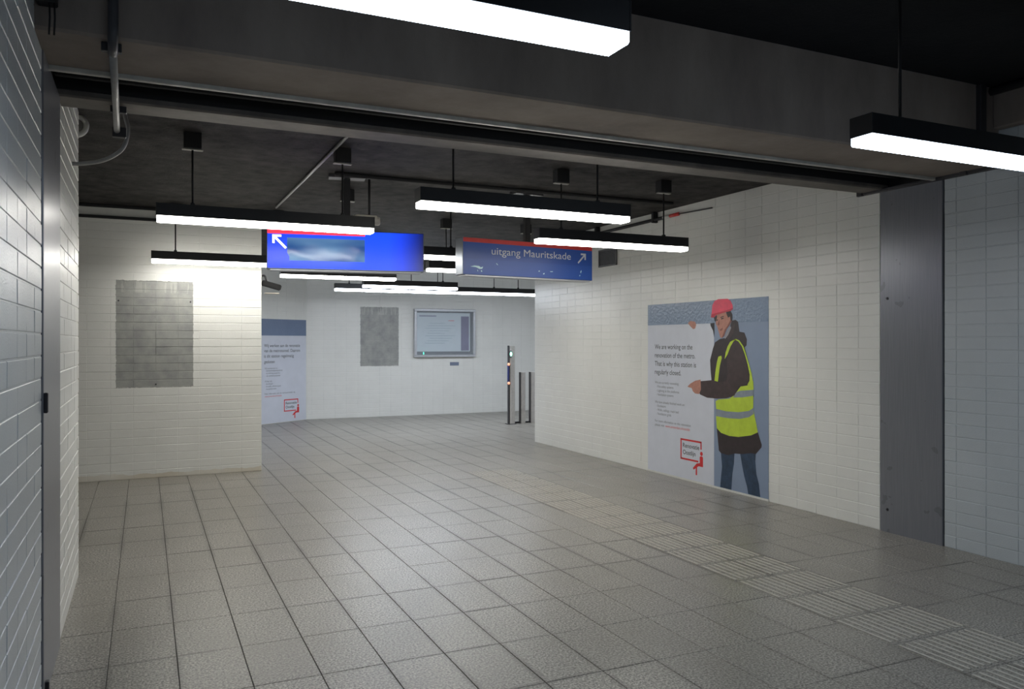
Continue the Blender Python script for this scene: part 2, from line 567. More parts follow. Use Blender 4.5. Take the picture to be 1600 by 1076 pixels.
# concrete band at the head of the near right wall
band = struct(box('trim_1', XR - 0.07, XR + 0.25, 1.2, 3.78, 3.15, CN, M['concrete'], bevel=0.01))
# steel angle that trims the beam along the right wall
ang = struct(box('trim_2', XR - 0.05, XR + 0.01, 3.78, 5.02, 2.868, 2.892, M['dark_steel'], bevel=0.004))
for yy in (4.02, 4.98):
    box('bracket', XR - 0.062, XR - 0.03, yy - 0.03, yy + 0.03, 2.86, 2.91, M['dark_steel'], ang, 0.005)

# the steel door posts of the gateway
def post(name, x_face, nx, y0, y1, ztop, hinges, bolts):
    xs = sorted((x_face + nx * 0.006, x_face - nx * 0.25))
    p = struct(box(name, xs[0], xs[1], y0 + 0.012, y1 - 0.008, -0.02, ztop, M['panel_dark'], bevel=0.006, seg=2))
    for (yy, zz, hh) in hinges:
        xx = sorted((x_face + nx * 0.004, x_face + nx * 0.022))
        box('hinge', xx[0], xx[1], yy - 0.016, yy + 0.016, zz - hh / 2, zz + hh / 2, M['hinge'], p, 0.004)
    for (yy, zz) in bolts:
        bm = bmesh.new()
        bmesh.ops.create_cone(bm, cap_ends=True, segments=10, radius1=0.013, radius2=0.009, depth=0.008,
                              matrix=Matrix.Translation((x_face + nx * 0.009, yy, zz)) @ Matrix.Rotation(math.pi / 2 * nx, 4, 'Y'))
        obj('bolt', bm_mesh('bolt', bm, M['hinge']), p)
    return p
post('trim_3', XR, -1, 4.215, 4.815, 2.89, [], [(4.735, 1.965), (4.735, 0.19)])
post('trim_4', XL, 1, 4.03, 4.81, 2.89, [(4.06, 1.33, 0.09), (4.11, 0.05, 0.06)], [])
struct(box('door_pocket_right', XR + 0.02, XR + 0.3, 4.2, 4.83, -0.02, 3.2, M['slot']))
struct(box('door_pocket_left', XL - 0.3, XL - 0.02, 4.02, 4.83, -0.02, 3.2, M['slot']))

# ------------------------------------------------------------------ pendant luminaires
LL, LW, LH, DH, ZB = 1.64, 0.125, 0.092, 0.040, 2.497
def make_lamp(zc, tint):
    h = LL / 2
    root = empty('pendant_light')
    bm = bmesh.new()                       # folded black channel, open below
    t = 0.003
    bm_box(bm, -h + 0.004, h - 0.004, -LW / 2, LW / 2, DH + LH - t, DH + LH)
    bm_box(bm, -h + 0.004, h - 0.004, -LW / 2, -LW / 2 + t, DH, DH + LH - t)
    bm_box(bm, -h + 0.004, h - 0.004, LW / 2 - t, LW / 2, DH, DH + LH - t)
    obj('housing', bm_mesh('housing', bm, M['black_metal']), root)
    cap = box_me('end_cap', -0.004, 0.004, -LW / 2 - 0.001, LW / 2 + 0.001, DH, DH + LH + 0.001, M['black_metal'], 0.0015)
    obj('end_cap', cap, root, (-h, 0, 0)); obj('end_cap', cap, root, (h, 0, 0))
    bm = bmesh.new()
    bm_box(bm, -h + 0.002, h - 0.002, -LW / 2 + 0.004, LW / 2 - 0.004, 0, DH + 0.004)
    bmesh.ops.bevel(bm, geom=[e for e in bm.edges if all(v.co.z < 0.001 for v in e.verts)], offset=0.008,
                    segments=2, affect='EDGES', profile=0.5)
    dm = bm_mesh('diffuser', bm, M['diff_' + tint])
    dm.materials.append(M['side_' + tint])
    for p in dm.polygons: p.material_index = 0 if p.normal.z < -0.6 else 1
    obj('diffuser', dm, root)
    top = zc - ZB
    mt = 0.12 if zc < 3.3 else 0.06
    rod = tube_me('rod', [(0, 0, DH + LH - 0.002), (0, 0, top - mt + 0.01)], 0.0075, M['box_black'], 8)
    mount = box_me('ceiling_mount', -0.062, 0.062, -0.05, 0.05, top - mt, top - 0.001, M['box_black'], 0.004)
    plate = box_me('mount_plate', -0.075, 0.075, -0.02, 0.02, top - mt - 0.008, top - mt, M['edge_steel'], 0.002)
    gland = box_me('gland', -0.016, 0.016, -0.016, 0.016, DH + LH, DH + LH + 0.022, M['black_metal'], 0.005)
    for x in (-h + 0.25, h - 0.25):
        obj('rod', rod, root, (x, 0, 0)); obj('gland', gland, root, (x, 0, 0))
        mo = obj('ceiling_mount', mount, root, (x, 0, 0))
        if zc < 3.3: obj('mount_plate', plate, mo)
    return root
def copy_tree(o, parent=None):
    c = o.copy(); C.objects.link(c)
    c.parent = parent
    for ch in list(o.children): copy_tree(ch, c)
    return c
lamps = [
    # x of left end, y, ceiling, tint, label
    (-0.31, 2.085, CN, 'cool', 'largest pendant tube light, cut by the top edge, nearest the viewer'),
    (2.96, 2.61, CN, 'cool', 'pendant tube light cut by the right edge, in front of the concrete beam'),
    (1.66, 5.08, CZ, 'neut', 'pendant tube light just behind the concrete beam, highest in the middle of the hall'),
    (0.08, 6.48, CZ, 'neut', 'pendant tube light overlapping the top of the plain lit blue sign'),
    (3.23, 6.44, CZ, 'neut', 'pendant tube light overlapping the top right of the lettered exit sign'),
    (1.66, 8.19, CZ, 'neut', 'pendant tube light seen in the gap between the two blue signs, upper one'),
    (0.07, 9.86, CZ, 'neut', 'pendant tube light hanging close to the wall with the large bare grey patch'),
    (3.27, 9.62, CZ, 'neut', 'pendant tube light seen in the gap between the two blue signs, lower one'),
    (1.71, 11.34, CZ, 'neut', 'pendant tube light just below the lower edge of the plain lit blue sign'),
    (3.27, 12.9, CZ, 'blue', 'pendant tube light overlapping the farthest row of lights, above the wall display case'),
    (3.03, 13.93, CZ, 'blue', 'leftmost tube light of the farthest row, above the small grey patch'),
    (4.68, 13.93, CZ, 'blue', 'middle tube light of the farthest row, under the lettered exit sign'),
    (6.33, 13.93, CZ, 'blue', 'rightmost tube light of the farthest row, ending behind the right wall corner'),
    (1.35, 1.22, CN, 'cool', 'pendant tube light just above the top right corner of the view'),
    (8.4, 13.0, CZ, 'blue', 'unseen pendant tube light added over the passage hidden behind the right wall'),  # unseen lamp, added to light the far passage
    (-0.45, 12.9, CZ, 'blue', 'unseen pendant tube light added behind the wall with the large bare patch'),  # unseen lamp, added to brighten the bent wall and its poster
]
protos = {}
for x0, y, zc, tint, lab in lamps:
    key = (zc, tint)
    if key not in protos:
        protos[key] = r = make_lamp(zc, tint)
    else:
        r = copy_tree(protos[key])
    r.location = (x0 + LL / 2, y, ZB)
    tag(r, lab, 'light', 'pendant tube lights')

# ------------------------------------------------------------------ lettering and flat print
def text_me(body, mat, width=None, cap=None, bold=0.0):
    cu = bpy.data.curves.new('text', 'FONT')
    cu.body = body; cu.size = 1.0
    cu.offset = bold
    o = bpy.data.objects.new('text', cu)
    C.objects.link(o)
    dg = bpy.context.evaluated_depsgraph_get()
    me = bpy.data.meshes.new_from_object(o.evaluated_get(dg))
    bpy.data.objects.remove(o); bpy.data.curves.remove(cu)
    xs = [v.co.x for v in me.vertices]
    sx = width / (max(xs) - min(xs)) if width else None
    sy = cap / 0.70 if cap else sx
    sx = sx or sy
    x0 = min(xs)
    for v in me.vertices: v.co = ((v.co.x - x0) * sx, v.co.y * sy, 0)
    me.materials.clear(); me.materials.append(mat)
    me.name = 'lettering'
    return me

def flat_poly(name, pts, mat, parent, n):
    """print shape in a print's own plane: x right, z up, -y out; n = height of the layer"""
    me = mesh(name, [(p[0], -n, p[1]) for p in pts], [tuple(range(len(pts)))], mat)
    return obj(name, me, parent)

def put_text(body, mat, parent, x, z, n, width=None, cap=None, bold=0.0, name='lettering'):
    me = text_me(body, mat, width, cap, bold)
    for v in me.vertices: v.co = (v.co.x + x, -n, v.co.y + z)
    return obj(name, me, parent)

def ink(name, col, rough=0.5, var=0.05, scale=20):
    return plain(name, col, rough, 0, var, scale)

def print_mat(name, col, crinkle=False):
    k = NT(name)
    f = k.noise(6.0, 3.0)
    a = tuple(c * 0.95 for c in col[:3]) + (1,)
    k.base(k.ramp(f, [(0.3, a), (0.7, col)]))
    if crinkle:
        k.set(Roughness=0.22)
        k.bump(k.noise(34.0, 3.0, 0.55), 0.55, 0.012)
    else:
        k.set(Roughness=0.38)
        x, y, z = k.xyz()
        row = k.math('PINGPONG', z, BH / 2)
        k.bump(k.math('MINIMUM', row, 0.006), 0.25, 0.004)
    return k.m
M['p_white'] = print_mat('poster_white_print', srgb(216, 220, 232))
M['p_blue'] = print_mat('poster_grey_blue_print', srgb(138, 154, 180))
M['p_film'] = print_mat('poster_crinkled_film', srgb(128, 146, 172), True)
M['p_band'] = print_mat('poster_slate_band', srgb(118, 134, 162), True)
M['p_text'] = ink('poster_dark_ink', srgb(62, 66, 74))
M['p_small'] = ink('poster_small_ink', srgb(104, 108, 118))
M['p_red'] = ink('poster_red_ink', srgb(214, 48, 52))
M['skin'] = ink('print_skin', srgb(186, 132, 116), 0.5, 0.12, 25)
M['skin_d'] = ink('print_skin_dark', srgb(140, 92, 82), 0.5, 0.1, 25)
M['helmet'] = ink('print_red_pink', srgb(232, 66, 96), 0.4, 0.12, 14)
M['helmet_d'] = ink('print_red_dark', srgb(196, 40, 66), 0.4, 0.1, 14)
M['hair'] = ink('print_dark_brown', srgb(56, 48, 48))
M['coat'] = ink('print_black_brown', srgb(52, 42, 44), 0.45, 0.2, 14)
M['coat_l'] = ink('print_brown', srgb(66, 52, 52), 0.45, 0.2, 14)
M['vest'] = ink('print_lime_yellow', srgb(190, 214, 62), 0.45, 0.1, 10)
M['silver'] = ink('print_silver_band', srgb(136, 146, 158), 0.45, 0.12, 12)
M['denim'] = ink('print_denim', srgb(46, 66, 90), 0.5, 0.3, 16)
M['collar'] = ink('print_grey', srgb(150, 146, 152))
M['p_dark'] = ink('print_black', srgb(36, 34, 38))
M['foot'] = plain('white_skirting_strip', srgb(222, 222, 218), 0.4, 0, 0.04, 12)

figure = [
    ('helmet', [(1.213, 1.871), (1.226, 1.925), (1.238, 2.005), (1.271, 2.047), (1.336, 2.066), (1.489, 2.063), (1.536, 2.04), (1.567, 1.992), (1.573, 1.948), (1.536, 1.93), (1.457, 1.92), (1.361, 1.904), (1.304, 1.895), (1.263, 1.866)]) ,
    ('brim', [(1.213, 1.871), (1.219, 1.903), (1.296, 1.915), (1.457, 1.938), (1.573, 1.962), (1.573, 1.948), (1.536, 1.93), (1.457, 1.92), (1.361, 1.904), (1.304, 1.895), (1.263, 1.866)]) ,
    ('hair', [(1.465, 1.922), (1.536, 1.932), (1.567, 1.887), (1.561, 1.825), (1.536, 1.825), (1.528, 1.873), (1.497, 1.86), (1.476, 1.89)]) ,
    ('hair2', [(1.263, 1.866), (1.312, 1.895), (1.315, 1.871), (1.304, 1.831), (1.279, 1.819)]) ,
    ('face', [(1.304, 1.895), (1.457, 1.92), (1.481, 1.89), (1.497, 1.86), (1.533, 1.873), (1.552, 1.825), (1.52, 1.778), (1.473, 1.737), (1.433, 1.664), (1.401, 1.643), (1.369, 1.648), (1.345, 1.702), (1.32, 1.766), (1.292, 1.799), (1.299, 1.842)]) ,
    ('brow', [(1.369, 1.87), (1.425, 1.881), (1.428, 1.872), (1.374, 1.861)]) ,
    ('eye', [(1.38, 1.856), (1.422, 1.862), (1.425, 1.85), (1.385, 1.844)]) ,
    ('eye2', [(1.309, 1.842), (1.332, 1.846), (1.332, 1.835), (1.312, 1.831)]) ,
    ('noseshade', [(1.325, 1.793), (1.348, 1.841), (1.358, 1.798), (1.354, 1.782), (1.332, 1.779)]) ,
    ('mouth', [(1.358, 1.731), (1.401, 1.752), (1.412, 1.748), (1.406, 1.731), (1.377, 1.718)]) ,
    ('cheekshade', [(1.433, 1.664), (1.473, 1.737), (1.52, 1.778), (1.552, 1.825), (1.536, 1.836), (1.489, 1.779), (1.444, 1.738), (1.412, 1.68), (1.393, 1.644), (1.401, 1.643)]) ,
    ('collar', [(1.433, 1.648), (1.489, 1.726), (1.539, 1.768), (1.545, 1.747), (1.497, 1.674), (1.449, 1.632)]) ,
    ('edge', [(1.199, 1.806), (1.271, 1.81), (1.271, 1.649), (1.246, 1.724), (1.204, 1.779)]) ,
    ('jacket', [(1.279, 1.595), (1.361, 1.632), (1.441, 1.642), (1.489, 1.679), (1.552, 1.825), (1.613, 1.834), (1.652, 1.812), (1.674, 1.708), (1.75, 1.697), (1.787, 1.626), (1.782, 1.564), (1.753, 1.544), (1.802, 1.412), (1.841, 1.311), (1.875, 1.191), (1.889, 1.035), (1.296, 0.997), (1.221, 1.172), (1.204, 1.291), (1.196, 1.399), (1.246, 1.53)]) ,
    ('hoodfold', [(1.473, 1.648), (1.536, 1.721), (1.583, 1.793), (1.606, 1.792), (1.583, 1.699), (1.505, 1.621)]) ,
    ('sleeve', [(1.552, 1.574), (1.613, 1.616), (1.674, 1.595), (1.735, 1.492), (1.787, 1.371), (1.816, 1.239), (1.794, 1.162), (1.652, 1.131), (1.598, 1.033), (1.489, 1.005), (1.457, 1.151), (1.489, 1.247), (1.473, 1.405)]) ,
    ('forearm', [(1.034, 1.159), (1.221, 1.178), (1.328, 1.161), (1.489, 1.179), (1.644, 1.222), (1.667, 1.14), (1.598, 1.033), (1.473, 0.996), (1.312, 0.981), (1.145, 0.981), (1.025, 1.009), (1.008, 1.03)]) ,
    ('vest', [(1.292, 0.953), (1.344, 0.975), (1.514, 0.994), (1.596, 1.038), (1.645, 1.087), (1.693, 1.133), (1.851, 1.157), (1.882, 1.202), (1.888, 1.122), (1.885, 1.09), (1.882, 0.908), (1.927, 0.762), (1.95, 0.679), (1.851, 0.637), (1.661, 0.6), (1.514, 0.595), (1.379, 0.615), (1.31, 0.659), (1.298, 0.783), (1.301, 0.863)]) ,
    ('vestband', [(1.567, 1.616), (1.613, 1.634), (1.674, 1.616), (1.735, 1.554), (1.779, 1.462), (1.824, 1.362), (1.86, 1.271), (1.878, 1.186), (1.867, 1.15), (1.794, 1.152), (1.827, 1.199), (1.831, 1.26), (1.802, 1.361), (1.757, 1.472), (1.712, 1.554), (1.659, 1.605), (1.613, 1.621)]) ,
    ('strap', [(1.567, 1.616), (1.613, 1.634), (1.613, 1.621), (1.583, 1.605), (1.536, 1.553), (1.489, 1.468), (1.441, 1.415), (1.457, 1.489), (1.489, 1.553), (1.528, 1.6)]) ,
    ('strap2', [(1.336, 1.44), (1.385, 1.451), (1.393, 1.425), (1.361, 1.339), (1.328, 1.166), (1.271, 1.175), (1.287, 1.272), (1.312, 1.38)]) ,
    ('band', [(1.572, 1.01), (1.629, 1.07), (1.685, 1.087), (1.889, 1.109), (1.885, 1.047), (1.725, 1.021)]) ,
    ('band2', [(1.298, 0.868), (1.464, 0.855), (1.661, 0.861), (1.82, 0.887), (1.885, 0.924), (1.889, 0.86), (1.82, 0.822), (1.677, 0.791), (1.497, 0.783), (1.301, 0.789)]) ,
    ('hem', [(1.31, 0.659), (1.379, 0.615), (1.514, 0.595), (1.661, 0.6), (1.851, 0.637), (1.95, 0.679), (2.006, 0.559), (2.003, 0.532), (1.92, 0.453), (1.851, 0.455), (1.725, 0.428), (1.596, 0.417), (1.497, 0.387), (1.379, 0.395), (1.344, 0.419)]) ,
    ('jeans', [(1.379, 0.397), (1.596, 0.419), (1.588, 0.311), (1.563, 0.197), (1.547, 0.022), (1.365, 0.017), (1.379, 0.135), (1.396, 0.25)]) ,
    ('jeans2', [(1.685, 0.428), (1.788, 0.447), (1.92, 0.474), (1.912, 0.377), (1.927, 0.252), (1.965, 0.151), (1.985, 0.025), (1.807, 0.026), (1.788, 0.101), (1.749, 0.192), (1.717, 0.296)]) ,
    ('hand', [(0.803, 1.815), (0.848, 1.842), (0.937, 1.829), (0.955, 1.795), (0.937, 1.753), (0.902, 1.746), (0.857, 1.774)]) ,
    ('hand2', [(0.797, 1.088), (0.848, 1.122), (0.937, 1.16), (1.034, 1.177), (1.039, 1.065), (1.008, 1.013), (0.937, 1.015), (0.893, 1.04), (0.875, 1.073), (0.812, 1.081)]) ,
]
fig_mat = {'helmet': 'helmet', 'brim': 'helmet_d', 'hair': 'hair', 'hair2': 'hair', 'face': 'skin', 'brow': 'hair', 'eye': 'p_dark',
           'eye2': 'p_dark', 'noseshade': 'skin_d', 'mouth': 'skin_d', 'cheekshade': 'skin_d', 'collar': 'collar', 'edge': 'p_dark',
           'jacket': 'coat', 'hoodfold': 'coat_l', 'sleeve': 'coat_l', 'forearm': 'coat_l', 'vest': 'vest', 'vestband': 'vest', 'strap': 'vest',
           'strap2': 'vest', 'band': 'silver', 'band2': 'silver', 'hem': 'coat', 'jeans': 'denim', 'jeans2': 'denim', 'hand': 'skin', 'hand2': 'skin'}
fig_name = {'brim': 'helmet_brim', 'hair2': 'hair', 'brow': 'eyebrow', 'eye2': 'eye', 'noseshade': 'nose', 'cheekshade': 'jaw',
            'edge': 'dark_lapel', 'hoodfold': 'hood', 'vestband': 'vest_strap', 'strap': 'vest_strap', 'strap2': 'vest_strap',
            'band': 'reflective_band', 'band2': 'reflective_band', 'hem': 'coat_hem', 'jeans': 'trouser_leg', 'jeans2': 'trouser_leg',
            'hand2': 'hand'}
fig_layer = {'jacket': 3, 'hem': 3, 'jeans': 2, 'jeans2': 2, 'hoodfold': 4, 'vest': 5, 'vestband': 6, 'strap': 6, 'strap2': 4, 'sleeve': 5.5,
             'forearm': 7, 'band': 6, 'band2': 6, 'hand': 8, 'hand2': 8, 'edge': 2, 'face': 5, 'hair': 6, 'hair2': 6, 'helmet': 7, 'brim': 8,
             'brow': 7, 'eye': 7, 'eye2': 7, 'noseshade': 6, 'mouth': 7, 'cheekshade': 6, 'collar': 4.5}

def logo(parent, x0, z0, k, n):
    """red speech-frame with a seated figure; x0, z0 = lower left corner of the frame, k = scale"""
    q = lambda P: [(x0 + (a - 0.661) * k, z0 + (b - 0.238) * k) for a, b in P]
    bars = [[(0.661, 0.238), (0.682, 0.238), (0.682, 0.48), (0.661, 0.48)], [(0.661, 0.46), (1.048, 0.46), (1.048, 0.48), (0.661, 0.48)],
            [(1.028, 0.389), (1.048, 0.389), (1.048, 0.48), (1.028, 0.48)], [(0.661, 0.238), (0.99, 0.238), (0.99, 0.258), (0.661, 0.258)]]
    for b in bars: flat_poly('logo_frame', q(b), M['p_red'], parent, n)
    head = [(1.045 + 0.024 * math.cos(t), 0.343 + 0.024 * math.sin(t)) for t in (2 * math.pi * i / 14 for i in range(14))]
    flat_poly('logo_figure', q(head), M['p_red'], parent, n)
    body = [(1.015, 0.305), (1.03, 0.315), (1.062, 0.315), (1.073, 0.3), (1.073, 0.197), (0.995, 0.197), (0.905, 0.145), (0.892, 0.165), (0.962, 0.225), (1.015, 0.235)]
    flat_poly('logo_figure', q(body), M['p_red'], parent, n)
    leg = [(0.945, 0.2), (0.968, 0.2), (0.968, 0.092), (0.942, 0.092)]
    flat_poly('logo_figure', q(leg), M['p_red'], parent, n + 0.0001)
    put_text('Renovatie', M['p_text'], parent, x0 + 0.046 * k, z0 + 0.143 * k, n, 0.30 * k, 0.05 * k, 0.012)
    put_text('Oostlijn', M['p_text'], parent, x0 + 0.046 * k, z0 + 0.064 * k, n, 0.232 * k, 0.05 * k, 0.012)

# the big poster on the right wall (its own x runs from left to right as one faces it)
L0 = 0.0004
pr = empty('poster', (XR - 0.003, 8.24, 0.022), -math.pi / 2)
tag(pr, 'large wall poster of a worker in pink-red helmet and lime vest beside English text', 'poster')
PW = 2.10
obj('sheet', box_me('sheet', 0, PW, -0.0012, 0.0025, 0, 2.035, M['p_blue']), pr)
F0 = 0.0012
flat_poly('white_panel', [(0, 0), (1.262, 0), (1.262, 1.62), (1.225, 1.782), (0, 1.782)], M['p_white'], pr, F0 + L0)
flat_poly('film_strip', [(0, 1.784), (PW, 1.784), (PW, 2.034), (0, 2.034)], M['p_film'], pr, F0 + L0)
for nm, pts in figure:
    pts = [(a, min(max(b - 0.022, 0.002), 2.05)) for a, b in pts]
    flat_poly(fig_name.get(nm, nm), pts, M[fig_mat[nm]], pr, F0 + L0 * (1 + fig_layer[nm]))
TN = F0 + L0 * 2
for body, z, wd in (('We are working on the', 1.492, 0.735), ('renovation of the metro.', 1.39, 0.785), ('That is why this station is', 1.288, 0.80),
                    ('regularly closed.', 1.187, 0.522)):
    put_text(body, M['p_text'], pr, 0.148, z, TN, wd, 0.058, 0.006)
for body, x, z, wd in (('We are currently renovating:', 0.153, 1.072, 0.475), ('- Fire safety systems', 0.18, 1.023, 0.345), ('- Lighting at the platforms', 0.18, 0.974, 0.455),
                       ('- Ventilation systems', 0.18, 0.926, 0.345), ('We have already finished work on:', 0.153, 0.834, 0.59), ('- Escalators', 0.18, 0.788, 0.19),
                       ('- Walls, ceilings, track bed', 0.18, 0.74, 0.445), ('- Ventilation grids', 0.18, 0.692, 0.30), ('For more information on this renovation', 0.153, 0.604, 0.70),
                       ('please visit', 0.153, 0.556, 0.19)):
    put_text(body, M['p_small'], pr, x, z, TN, wd, 0.03)
put_text('www.amsterdam.nl/oostlijn', M['p_red'], pr, 0.365, 0.556, TN, 0.47, 0.03)
logo(pr, 0.661, 0.216, 1.0, TN)
box('foot_strip', XR - 0.008, XR - 0.0005, 6.14, 8.24, 0.001, 0.021, M['foot'], wr)

# the Dutch poster on the bent wall
PB = BO + BD * (3.2 - 1.36) + BN * 0.003
pd = empty('poster', (PB.x, PB.y, 0.01), math.atan2(BD.y, BD.x))
tag(pd, 'distant wall poster with slate band and Dutch text beside the left wall corner', 'poster')
obj('sheet', box_me('sheet', 0, 1.34, -0.0012, 0.0025, 0, 2.04, M['p_white']), pd)
flat_poly('slate_band', [(0, 1.715), (1.34, 1.715), (1.34, 2.038), (0, 2.038)], M['p_band'], pd, F0 + L0)
for body, z, wd in (('Wij werken aan de renovatie', 1.49, 0.95), ('van de metrotunnel. Daarom', 1.39, 0.95), ('is dit station regelmatig', 1.285, 0.78), ('gesloten', 1.175, 0.27)):
    put_text(body, M['p_text'], pd, 0.215, z, TN, wd, 0.06, 0.004)
for body, x, z, wd in (('Wij vernieuwen nu:', 0.23, 1.06, 0.33), ('- de brandveiligheidssystemen', 0.25, 1.015, 0.44), ('- de verlichting op perrons', 0.25, 0.965, 0.37),
                       ('- de ventilatiesystemen', 0.25, 0.915, 0.38), ('Al klaar zijn:', 0.23, 0.81, 0.19), ('- de roltrappen', 0.25, 0.76, 0.19),
                       ('- de wanden, plafonds en spoor', 0.25, 0.71, 0.40), ('- de ventilatieroosters', 0.25, 0.66, 0.28), ('Meer informatie over de werkzaamheden op', 0.23, 0.565, 0.80)):
    put_text(body, M['p_small'], pd, x, z, TN, wd, 0.032)
put_text('www.amsterdam.nl/oostlijn', M['p_red'], pd, 0.23, 0.515, TN, 0.44, 0.032)
logo(pd, 0.73, 0.20, 1.0, TN)

# ------------------------------------------------------------------ hanging signs
def lit_blue():
    k = NT('backlit_blue_panel')
    tc = k.n('ShaderNodeTexCoord')
    sp = k.n('ShaderNodeSeparateXYZ')
    k.l(tc.outputs['Object'], sp.inputs[0])
    x = sp.outputs[0]
    tube_ = k.math('MULTIPLY', k.math('MINIMUM', k.math('MAXIMUM', k.math('DIVIDE', k.math('SUBTRACT', 1.46, x), 0.34), 0.0), 1.0),
                   k.math('ADD', 0.62, k.math('MULTIPLY', k.math('MINIMUM', k.math('MAXIMUM', x, 0.0), 0.6), 0.64)))
    k.base(srgb(24, 48, 150))
    k.b.inputs['Emission Color'].default_value = srgb(14, 66, 246)
    k.l(k.math('MULTIPLY', tube_, 0.75), k.b.inputs['Emission Strength'])
    k.set(Roughness=0.25)
    return k.m
M['lit_blue'] = lit_blue()
M['lit_red'] = emit('backlit_red_stripe', srgb(240, 40, 60)[:3], 0.85)
M['lit_white'] = emit('backlit_white_print', (1, 1, 1), 0.9)
def cover_mat():
    k = NT('pasted_blue_cover_film')
    mp = k.n('ShaderNodeMapping'); mp.inputs['Scale'].default_value = (2.0, 2.0, 9.0)
    k.l(k.pos(), mp.inputs[0])
    f = k.noise(0.9, 1.0, 0.4, mp.outputs[0])
    c = k.ramp(f, [(0.35, srgb(34, 82, 150)), (0.65, srgb(104, 148, 192))])
    k.base(c)
    k.l(c, k.b.inputs['Emission Color'])
    k.b.inputs['Emission Strength'].default_value = 0.3
    k.set(Roughness=0.15)
    k.bump(k.noise(4.0, 1.0), 0.25, 0.02)
    return k.m
M['cover'] = cover_mat()
def film_blue():
    k = NT('dull_blue_sign_film')
    k.base(srgb(40, 82, 168))
    k.set(Roughness=0.3)
    k.bump(k.noise(3.5, 3.0, 0.5), 0.25, 0.02)
    return k.m
M['dull_blue'] = film_blue()
def bubbly():
    k = NT('crinkled_blue_film')
    k.base(srgb(44, 88, 176))
    k.set(Roughness=0.34)
    n = k.noise(5.0, 2.0, 0.4)
    k.bump(k.math('MAXIMUM', n, 0.58), 0.5, 0.03)
    return k.m
M['bubbly'] = bubbly()
M['dull_red'] = plain('dull_red_stripe', srgb(204, 52, 50), 0.4, 0, 0.06, 12)
M['dull_white'] = plain('dull_white_print', srgb(214, 218, 224), 0.5, 0, 0.04, 12)

def arrow(parent, x, z, size, flip, mat, n, th):
    """arrow pointing up and outwards; x, z = tip corner of the head"""
    d = -1 if flip else 1                   # flip: points up-right
    q = lambda P: [(x + d * a * size, z + b * size) for a, b in P]
    t = th
    for P in ([(0, 0), (0.62, 0), (0.62, -t), (0, -t)], [(0, -t), (t, -t), (t, -0.62), (0, -0.62)],
              [(t * 0.5, -t * 1.2), (t * 1.2, -t * 0.5), (1.0, -1.0 + t * 0.55), (1.0 - t * 0.65, -1.0 - t * 0.1)]):
        flat_poly('arrow', q(P), mat, parent, n)
    return None

SH = 0.374
def sign_root(label, x, y, rz, width, depth, case):
    r = empty('hanging_sign', (x, y, 2.273), rz)
    tag(r, label, 'sign')
    obj('case', box_me('case', 0, width, 0, depth, 0, SH, case, 0.006), r)
    obj('edge_profile', box_me('edge_profile', 0.03, width - 0.03, 0.004, depth - 0.01, -0.014, 0.002, M['alu'], 0.003), r)
    px_ = width / 2
    obj('post', box_me('post', px_ - 0.03, px_ + 0.03, depth / 2 - 0.03, depth / 2 + 0.03, SH - 0.002, CZ - 2.273 - 0.03, M['box_black'], 0.006), r)
    obj('base_plate', box_me('base_plate', px_ - 0.17, px_ + 0.17, depth / 2 - 0.07, depth / 2 + 0.07, CZ - 2.273 - 0.032, CZ - 2.273 - 0.001, M['dark_steel'], 0.004), r)
    return r
s1 = sign_root('bright backlit blue sign with a white arrow pointing up-left and pasted-over text', 1.016, 7.57, math.atan2(-0.235, 1.444), 1.46, 0.12, M['sign_case'])
n = 0.002
me = box_me('face', 0.008, 1.452, -0.001, 0.004, 0.01, SH - 0.004, M['lit_blue'])
obj('face', me, s1)
flat_poly('red_stripe', [(0.008, SH - 0.046), (0.895, SH - 0.046), (0.895, SH - 0.004), (0.008, SH - 0.004)], M['lit_red'], s1, n)
arrow(s1, 0.052, SH - 0.056, 0.128, False, M['lit_white'], n, 0.16)
cs = [(0.183 + 0.71 * i / 12, 0.082 + 0.212 * j / 6) for j in range(7) for i in range(13)]
vs = [(x + 0.02 * (j_ < 0.12) * (x < 0.25), -0.0025 - 0.0015 * math.sin(9 * x + 14 * z) ** 2, z) for (x, z) in cs for j_ in (z,)]
fs = [(j * 13 + i, j * 13 + i + 1, (j + 1) * 13 + i + 1, (j + 1) * 13 + i) for j in range(6) for i in range(12)]
cover = mesh('cover_sheet', vs, fs, M['cover'])
for p in cover.polygons: p.use_smooth = True
obj('cover_sheet', cover, s1)

s2 = sign_root('unlit dark blue sign with red stripe lettered uitgang Mauritskade and up-right arrow', 2.873, 7.372, math.atan2(0.2, 1.61), 1.62, 0.16, M['sign_case'])
obj('face', box_me('face', 0.004, 1.616, -0.001, 0.004, 0.004, SH - 0.003, M['dull_blue']), s2)
flat_poly('red_stripe', [(0.004, SH - 0.046), (1.616, SH - 0.046), (1.616, SH - 0.003), (0.004, SH - 0.003)], M['dull_red'], s2, n)
put_text('uitgang Mauritskade', M['dull_white'], s2, 0.332, SH - 0.157, n, 0.995, 0.074, 0.0)
arrow(s2, 1.53, SH - 0.08, 0.112, True, M['dull_white'], n, 0.17)
flat_poly('film', [(0.03, 0.012), (1.6, 0.012), (1.6, 0.16), (0.03, 0.16)], M['bubbly'], s2, 0.0016)

